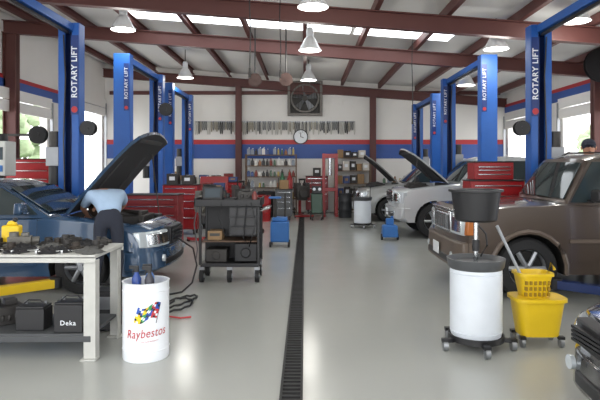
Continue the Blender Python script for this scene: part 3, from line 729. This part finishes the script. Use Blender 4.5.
def part_lump(x,y,z,s,nmx,lab,m):
    b=B().box((0,0,.06*s),(.24*s,.16*s,.12*s)).cyl((-.06*s,0,.1*s),(-.06*s,0,.17*s),.05*s).cyl((.12*s,0,.07*s),(.2*s,0,.07*s),.04*s).box((.05*s,.03*s,.135*s),(.08*s,.08*s,.04*s))
    for k in range(6): b.cyl((-.1*s+.04*s*k,-.09*s,.03*s),(-.1*s+.04*s*k,-.09*s,.07*s),.012*s,n=6)
    return tag(b.obj(nmx,m,loc=(x,y,z),rz=rn.random()*1.2,bev=.008),lab,'car part')
part_lump(TX-.85,TY+.45,TZ,.8,'valve_body','cast metal valve body on the work table',cast); part_lump(TX-.45,TY+.55,TZ,.6,'pump_housing','dark pump housing on the work table',dsteel); part_lump(TX-.16,TY+.58,TZ,.45,'solenoid','small metal solenoid on the work table',dsteel)
o=B().box((0,0,.09),(.16,.09,.18)).box((0,0,.2),(.1,.06,.04),tx=.5).M(1).cyl((.03,0,.21),(.03,0,.25),.022).obj('jug',[yellow,black],loc=(TX-1.0,TY+.6,TZ+.0),bev=.015); tag(o,'yellow fluid jug on the work table','jug')
def battery(x,y,z,lab,txt=None,w=.26,h=.2):
    r=root('car_battery',lab,'battery',(x,y,z)); B().box((0,0,h/2),(w,.17,h)).box((0,0,h+.01),(w*.96,.16,.02)).obj('case',black,r,bev=.006)
    for s in (-1,1): B().cyl((s*w*.35,.03,h+.02),(s*w*.35,.03,h+.045),.012).obj('terminal',steel,r)
    B().tube([(-w*.4,0,h+.02),(-w*.2,0,h+.06),(w*.2,0,h+.06),(w*.4,0,h+.02)],.007).obj('carry_strap',black,r)
    if txt:
        t=text(txt,.056,bold=.0006,sp=1.15); q=B(); q.T=Matrix.Translation((.0,-.088,h*.35))@Matrix.Rotation(pi/2,4,'X'); q.add(*t); q.obj('lettering',white,r,fixn=False,smooth=False)
battery(TX-.25,TY+.14,.213,'black car battery on the lower table shelf','Deka',.24,.23); battery(TX-.6,TY+.2,.213,'black car battery beside another on the table shelf',None,.24,.18)
part_lump(TX-.95,TY+.35,.213,1.3,'transmission_part','greasy metal transmission part on the table shelf',dsteel)
part_lump(TX-.42,TY+.5,.213,1.0,'starter_motor','dark starter motor on the table shelf',rust)
r=root('battery_charger','black battery charger box on the floor beside the work table','charger',(-1.98,5.5,0)); B().box((0,0,.2),(.3,.22,.38)).obj('case',black,r,bev=.015); B().box((0,-.113,.28),(.22,.01,.12)).obj('control_panel',steel,r); B().tube([(-.1,0,.38),(-.08,0,.44),(.08,0,.44),(.1,0,.38)],.012).obj('handle',black,r)
pts=[]
for i in range(60):
    t=i/59; a=t*12; pts.append((-1.5+(.2-.06*t)*math.sin(a)+.05*t,6.35+(.35)*math.cos(a*.9)+t*.25,.014+.006*(i%3)))
tag(B().tube(pts,.012,8).obj('air_hose',black),'black air hose lying in loops on the floor','hose')
tag(B().tube([(-1.72,7.6,.62),(-1.5,7.5,.5),(-1.42,7.35,.3),(-1.45,7.2,.1),(-1.55,7.05,.014),(-1.7,6.9,.013),(-1.75,6.75,.013)],.012,8).obj('air_hose',black),'black hose hanging from the sedan grille to the floor','hose')
tag(B().tube([(-2.05,6.2,.012),(-1.75,5.95,.012),(-1.55,5.9,.012),(-1.42,5.9,.014),(-1.3,5.85,.012),(-1.2,5.9,.012)],.009,8).obj('air_hose',wred),'red air hose on the floor in front of the sedan','hose')
# ------------------------------------------------ black service cart
r=root('service_cart','black rolling service cart with drawers and open shelves','tool cart',(-1.04,7.95,0))
w,d=.8,.5
b=B()
for i in (-1,1):
    for j in (-1,1): b.box((i*w/2,j*d/2,.66),(.035,.035,.84))
b.box((0,0,.235),(w,d,.05)).box((0,d/2,.66),(w,.012,.8))
b.obj('frame',black,r,bev=.004)
B().box((0,0,.56),(w-.03,d-.02,.02)).obj('middle_shelf',mat('shelf_tan',(86,66,50),.6),r)
t=B().box((-.02,0,1.06),(w+.12,d+.08,.03))
for s in (-1,1): t.box((s*(w/2+.05)-.02,0,1.11),(.02,d+.08,.1)).box((-.02,s*(d/2+.03),1.1),(w+.12,.02,.08))
t.obj('top_tray',black,r,bev=.006)
cgm=mat('cart_gray',(40,40,42),.35)
cb=B().box((.19,-.02,.84),(.4,d-.08,.4)).obj('drawer_cabinet',cgm,r,bev=.006)
for k in range(3):
    dr=B().box((.19,-d/2+.0,.71+k*.13),(.37,.02,.11)).obj('drawer',cgm,cb,bev=.004); B().box((.19,-d/2-.015,.74+k*.13),(.25,.015,.012)).obj('handle',dsteel,dr)
B().box((.22,0,.4),(.32,d-.12,.26)).cyl((.22,-.2,.4),(.22,-.23,.4),.07).obj('lower_cabinet',black,r,bev=.02)
B().tube([(w/2,-.18,.98),(w/2+.14,-.18,1.02),(w/2+.14,.18,1.02),(w/2,.18,.98)],.016).obj('push_handle',chrome,r)
for i in (-1,0,1):
    for j in (-1,1):
        if i==0 and j>0: continue
        x=i*(w/2-.02); y=j*(d/2-.02)
        B().cyl((x-.026,y,.09),(x+.026,y,.09),.09,n=20).M(1).box((x,y,.19),(.07,.07,.04)).box((x-.035,y+.03,.14),(.008,.04,.1)).cyl((x-.035,y,.09),(x+.035,y,.09),.03).obj('caster',[rubber,steel],r)
B().tube([(-.1,-.3,1.1),(-.14,-.32,.9),(-.05,-.33,.66),(.08,-.32,.8),(.12,-.3,1.08)],.009).obj('cable',black,r)
B().tube([(.3,-.3,1.1),(.36,-.32,.8),(.28,-.33,.5),(.2,-.32,.62),(.24,-.3,1.08)],.009).obj('cable',black,r)
B().tube([(-w/2-.04,-.2,1.1),(-w/2-.09,-.22,.8),(-w/2-.04,-.24,.45),(-w/2-.07,-.2,.3)],.009).obj('cable',mat('cable_gray',(90,90,92),.6),r)
cx,cy=-1.04,7.95; ZT=1.076
r=root('scan_tool','dark diagnostic scan tool standing on the service cart','scan tool',(cx-.28,cy+.08,ZT)); B().tr((0,0,.13),rx=-.25).box((0,0,0),(.3,.06,.2)).obj('housing',black,r,bev=.012); B().tr((0,0,.13),rx=-.25).box((0,-.033,0),(.22,.005,.13)).obj('screen',mat('screen',(60,72,80),.2),r)
tag(B().box((0,0,.08),(.22,.2,.16)).box((0,0,.18),(.12,.03,.04)).cyl((-.05,-.1,.1),(-.05,-.12,.1),.03).cyl((.05,-.1,.1),(.05,-.12,.1),.03).obj('tool_case',dsteel,loc=(cx+.2,cy+.05,ZT),bev=.012),'dark instrument case on top of the service cart','case')
tag(B().box((0,0,.04),(.14,.18,.08)).cyl((-.03,-.02,.08),(-.03,-.02,.14),.03).cyl((.05,0,.04),(.1,.05,.06),.02).obj('impact_tool',black,loc=(cx-.02,cy-.02,ZT),bev=.01),'black impact tool on top of the service cart','power tool')
o=B().box((0,0,.06),(.2,.26,.12)).M(1).box((0,-.131,.07),(.14,.004,.04)).obj('parts_box',[card,ragg],loc=(cx-.22,cy,.571),bev=.004); tag(o,'brown cardboard parts box on the cart shelf','box')
o=B().box((0,0,.09),(.3,.3,.18)).cyl((0,-.16,.09),(0,-.14,.09),.06).obj('charger_unit',dsteel,loc=(cx-.2,cy,.261),bev=.01); tag(o,'dark metal charger unit on the cart bottom shelf','charger')
spray(cx+.34,cy-.16,ZT,(120,56,50),'red spray bottle on the service cart')
bl2=mat('equip_blue',(44,106,176),.4)
r=root('jack_cart','bright blue wheeled transmission jack','jack',(-.5,11.2,0))
B().box((0,0,.3),(.36,.4,.4)).box((0,0,.54),(.3,.34,.08)).obj('housing',bl2,r,bev=.02); B().cyl((-.1,0,.55),(-.1,0,.95),.035).cyl((.1,.1,.55),(.1,.12,1.05),.02).obj('column',dsteel,r)
B().box((-.1,0,.97),(.24,.24,.03)).obj('saddle',bl2,r,bev=.005)
for i in (-1,1):
    for j in (-1,1): B().cyl((i*.18-.02,j*.18,.055),(i*.18+.02,j*.18,.055),.055).obj('caster',black,r)
def floorjack(x,y,rz,m,label,hx=.36,hz=.8):
    r=root('floor_jack',label,'floor jack',(x,y,0),rz)
    for s in (-1,1): B().prism([(-.3,.06),(.3,.05),(.34,.09),(.1,.17),(-.3,.17)],s*.12-.01,s*.12+.01).obj('side_plate',m,r)
    B().box((0,0,.1),(.5,.2,.04)).tr((.12,0,.16),ry=-.2).box((0,0,0),(.4,.09,.05)).tr().cyl((.3,0,.2),(.3,0,.24),.06).obj('lift_arm',m,r)
    B().cyl((-.26,0,.14),(-.26-hx,0,.14+hz),.017).obj('handle',m,r)
    for sx,rr_ in ((-.26,.05),(.3,.06)):
        for s in (-1,1): B().cyl((sx,s*.16,rr_),(sx,s*.13,rr_),rr_).obj('wheel',dsteel,r)
floorjack(-1.35,13.2,.6,redP,'red floor jack on the floor near the lift post')
r=root('fluid_caddy','compact blue fluid caddy beside the silver pickup','fluid caddy',(1.83,12.1,0))
B().box((0,0,.2),(.34,.3,.26),tx=.9,ty=.9).obj('tank',bl2,r,bev=.03); B().box((.0,0,.4),(.16,.14,.14)).cyl((.05,0,.47),(.05,0,.52),.03).obj('pump_head',bl2,r,bev=.02)
for s in (-1,1): B().cyl((s*.19,0,.07),(s*.15,0,.07),.07).obj('wheel',black,r)
B().tube([(-.08,.1,.33),(-.1,.16,.6),(.1,.16,.6),(.08,.1,.33)],.012).obj('handle',black,r)
r=root('test_machine','gray engine test machine on a stand beside the lift post','machine',(-4.95,9.1,0))
pu=mat('putty',(206,208,202),.5)
B().box((0,0,1.72),(.34,.34,.56)).obj('housing',pu,r,bev=.015); B().box((0,-.175,1.8),(.26,.01,.2)).obj('screen',mat('screen',(60,72,80),.2),r); B().box((0,-.175,1.56),(.26,.01,.1)).obj('keypad',bl2,r)
B().cyl((0,0,.08),(0,0,1.45),.05).cyl((0,0,0),(0,0,.08),.26).obj('stand',dsteel,r); B().box((0,0,1.2),(.34,.34,.36)).obj('lower_housing',mat('putty_dark',(140,142,138),.5),r,bev=.01); B().cyl((0,0,2.0),(0,0,2.12),.12,.1).obj('beacon_motor',black,r)
# ------------------------------------------------ reels and cords
def reel(x,y,z,rad,label,m1,up=None,brx=0):
    r=root('cord_reel',label,'reel',(x,y,z))
    b=B()
    for s in (-1,1): b.lathe([(rad*.25,s*.05),(rad,s*.05),(rad,s*.058),(rad*.25,s*.058)],axis='y',close=True,n=26)
    b.cyl((0,-.07,0),(0,.07,0),rad*.26); b.obj('flange',m1,r)
    B().lathe([(rad*.4,-.045),(rad*.8,-.045),(rad*.84,0),(rad*.8,.045),(rad*.4,.045)],axis='y',close=True,n=24).obj('wound_cord',black,r)
    if up: B().tube([(0,0,rad*.8),(0,0,up)],.016).obj('hanger',black,r)
    if brx: B().box((brx/2,0,0),(abs(brx),.04,.05)).box((brx/2,.09,0),(abs(brx),.02,.05)).obj('bracket',dsteel,r)
rd=mat('reel_brown',(74,52,46),.5)
reel(-1.07,12,3.44,.14,'dark brown cord reel hanging from the roof',rd,zb_(-1.07)+.32-3.44)
reel(-.4,11.8,3.42,.14,'dark brown cord reel hanging on a drop cord',rd,zb_(-.4)+.32-3.42)
reel(-3.44,8.9,2.2,.12,'dark cord reel mounted on the lift post',black,brx=-.14)
reel(3.44,8.9,2.2,.12,'dark cord reel mounted on the lift post by the SUV',black,brx=.14)
reel(-3.44,13.85,3.0,.16,'dark hose reel mounted on the post in the empty bay',black,brx=-.12)
reel(6.3,11.9,3.75,.36,'large black hose reel mounted high under the roof',black,brx=.6)
reel(-6.0,12.6,2.3,.2,'dark hose reel on the side wall',black,brx=-.9)
for (x,y,z) in ((-.75,7.6,2.9),(-.42,9.5,3.2),(2.3,12,2.6)):
    r=root('drop_cord','dark drop cord hanging from the roof with a connector','cord',(x,y,z)); t=zb_(x)+.32-z
    B().tube([(0,0,0),(.01,0,t*.3),(-.01,0,t*.7),(0,0,t)],.01).obj('cord',black,r); B().cyl((0,0,-.1),(0,0,.03),.02,.014).obj('connector',dsteel,r)
# ------------------------------------------------ people
skinM=mat('skin',(196,142,114),.6); shirt=mat('shirt_blue',(164,188,214),.85,noise=.06,scale=20); pants=mat('trousers_navy',(40,44,56),.85); shoeM=mat('shoe_black',(28,26,24),.6); hair=mat('hair_dark',(50,36,26),.8)
def hand(V,E,Rr,w,d,up,side):
    d=Vector(d).normalized(); up=Vector(up).normalized(); s=d.cross(up).normalized()*side; base=Vector(V[w]); i=len(V)
    V.append(tuple(base+d*.05)); Rr.append((.032,.018)); E.append((w,i))
    for k,(o,l) in enumerate(((-.03,.065),(-.01,.08),(.01,.075),(.03,.055))):
        p=base+d*.085+s*o; a=len(V); V.append(tuple(p)); Rr.append(.0095); E.append((i,a))
        q=p+d*l*.5-up*.012; V.append(tuple(q)); Rr.append(.009); E.append((a,a+1)); V.append(tuple(q+d*l*.35-up*.03)); Rr.append(.0075); E.append((a+1,a+2))
    a=len(V); V.append(tuple(base+d*.035-s*.04)); Rr.append(.011); E.append((i,a)); V.append(tuple(base+d*.075-s*.06-up*.015)); Rr.append(.009); E.append((a,a+1))
def person(label,loc,J,faced,cap=None,rz=0,sc=1):
    P=root('person',label,'person',loc,rz); P.scale=(sc,sc,sc); g=lambda k:J[k]
    V=[];R_=[];E=[];ix={}
    def ad(k,p,r,prev=None):
        ix[k]=len(V); V.append(tuple(p)); R_.append(r)
        if prev: E.append((ix[prev],ix[k]))
    ad('pel',g('pel'),.09); ad('sp',g('sp'),.09,'pel'); ad('ch',g('ch'),.12,'sp'); ad('nk',g('nk'),.055,'ch'); 
    ad('h1',g('h1'),.075,'nk'); ad('h2',g('h2'),.092,'h1'); ad('h3',g('h3'),.07,'h2')
    for s in 'LR':
        ad('sh'+s,g('sh'+s),.06,'ch'); ad('el'+s,g('el'+s),.042,'sh'+s); ad('wr'+s,g('wr'+s),.027,'el'+s)
        ad('hp'+s,g('hp'+s),.065,'pel'); ad('kn'+s,g('kn'+s),.05,'hp'+s); ad('an'+s,g('an'+s),.036,'kn'+s); ad('to'+s,g('to'+s),.03,'an'+s)
    for s in 'LR':
        d=Vector(g('wr'+s))-Vector(g('el'+s)); hand(V,E,R_,ix['wr'+s],d,J.get('up',(0,.3,1)),1 if s=='L' else -1)
    skin('body',V,E,R_,P,skinM)
    def sub(keys,ed,f,nm,m):
        K=list(keys); skin(nm,[g(k) for k in K],[(K.index(a),K.index(b)) for a,b in ed],[f[k] for k in K],P,m)
    for s in 'LR': J['se'+s]=tuple(Vector(g('sh'+s)).lerp(Vector(g('el'+s)),.85))
    J['nk2']=tuple(Vector(g('ch')).lerp(Vector(g('nk')),.7)); J['wa']=tuple(Vector(g('pel')).lerp(Vector(g('sp')),-.1)); J['wb']=tuple(Vector(g('pel')).lerp(Vector(g('sp')),.55))
    sub(['ch','sp','wa','nk2','shL','seL','shR','seR'],[('ch','sp'),('sp','wa'),('ch','nk2'),('ch','shL'),('shL','seL'),('ch','shR'),('shR','seR')],dict(ch=.17,sp=.16,wa=.155,nk2=.08,shL=.09,seL=.07,shR=.09,seR=.07),'shirt',shirt)
    sub(['pel','wb','hpL','knL','anL','hpR','knR','anR'],[('pel','wb'),('pel','hpL'),('hpL','knL'),('knL','anL'),('pel','hpR'),('hpR','knR'),('knR','anR')],dict(pel=.135,wb=.125,hpL=.095,knL=.065,anL=.052,hpR=.095,knR=.065,anR=.052),'trousers',pants)
    for s in 'LR':
        a=Vector(g('an'+s)); t=Vector(g('to'+s)); dd=(t-a); dd.z=0; rzz=math.atan2(dd.y,dd.x)
        b=B().tr((a.x,a.y,0),rz=rzz); b.blob((.07,0,.05),(.15,.05,.05),12).box((.06,0,.012),(.27,.09,.024)); b.obj('shoe',shoeM,P)
    h=Vector(g('h2')); top=(Vector(g('h3'))-Vector(g('h1'))).normalized(); f=Vector(faced).normalized(); sd=f.cross(top).normalized(); f=top.cross(sd)
    Mx=Matrix((sd,f,top)).transposed().to_4x4(); Mx.translation=h
    b=B(); b.T=Mx
    b.blob((0,-.02,.035),(.1,.108,.1),16); b.obj('hair' if not cap else 'cap',hair if not cap else cap,P)
    if cap: b=B(); b.T=Mx; b.box((0,.12,.05),(.13,.1,.012)); b.obj('cap_brim',cap,P,bev=.004)
    b=B(); b.T=Mx; b.blob((0,.105,-.01),(.016,.022,.026),8); b.obj('nose',skinM,P)
    for s in (-1,1):
        b=B(); b.T=Mx; b.blob((s*.095,-.005,-.01),(.012,.022,.03),8); b.obj('ear',skinM,P)
        b=B(); b.T=Mx; b.blob((s*.034,.087,.012),(.013,.008,.007),8); b.obj('eye',mat('face_dark',(80,44,38),.5),P)
    b=B(); b.T=Mx; b.blob((0,.092,-.052),(.024,.006,.005),8); b.obj('mouth',mat('face_dark',(80,44,38),.5),P)
    return P
J=dict(pel=(0,.03,1.0),sp=(-.07,.19,1.14),ch=(-.2,.45,1.24),nk=(-.31,.63,1.18),h1=(-.35,.68,1.12),h2=(-.4,.73,1.04),h3=(-.43,.76,.97),
 shL=(-.38,.35,1.23),elL=(-.54,.56,1.06),wrL=(-.56,.76,.94),shR=(-.05,.56,1.23),elR=(-.08,.8,1.08),wrR=(-.23,.94,.96),
 hpL=(-.1,-.02,.92),knL=(-.12,0,.52),anL=(-.18,-.08,.09),toL=(-.22,.06,.04),hpR=(.08,.04,.92),knR=(.09,.06,.52),anR=(.11,-.03,.09),toR=(.07,.1,.04))
person('person in light blue work shirt bending into the engine bay',(-2.36,6.75,0),J,(-.3,.4,-.85))
J=dict(pel=(0,0,1.),sp=(0,0,1.17),ch=(0,0,1.38),nk=(0,0,1.56),h1=(0,.01,1.64),h2=(0,.01,1.72),h3=(0,0,1.8),
 shL=(-.2,0,1.46),elL=(-.26,-.03,1.18),wrL=(-.22,-.2,1.02),shR=(.2,0,1.46),elR=(.26,-.03,1.18),wrR=(.22,-.2,1.02),
 hpL=(-.1,0,.93),knL=(-.11,-.02,.52),anL=(-.12,.02,.09),toL=(-.13,-.1,.04),hpR=(.1,0,.93),knR=(.11,-.02,.52),anR=(.12,.02,.09),toR=(.13,-.1,.04))
person('person wearing a dark cap standing behind the brown SUV',(4.5,8.87,0),J,(-.3,-1,-.1),cap=mat('cap_navy',(40,44,58),.8),sc=1.1)
# ------------------------------------------------ light
w=bpy.data.worlds.new('world'); S.world=w; w.use_nodes=True; bg=w.node_tree.nodes['Background']; bg.inputs[0].default_value=(.96,.97,1,1); bg.inputs[1].default_value=3.8
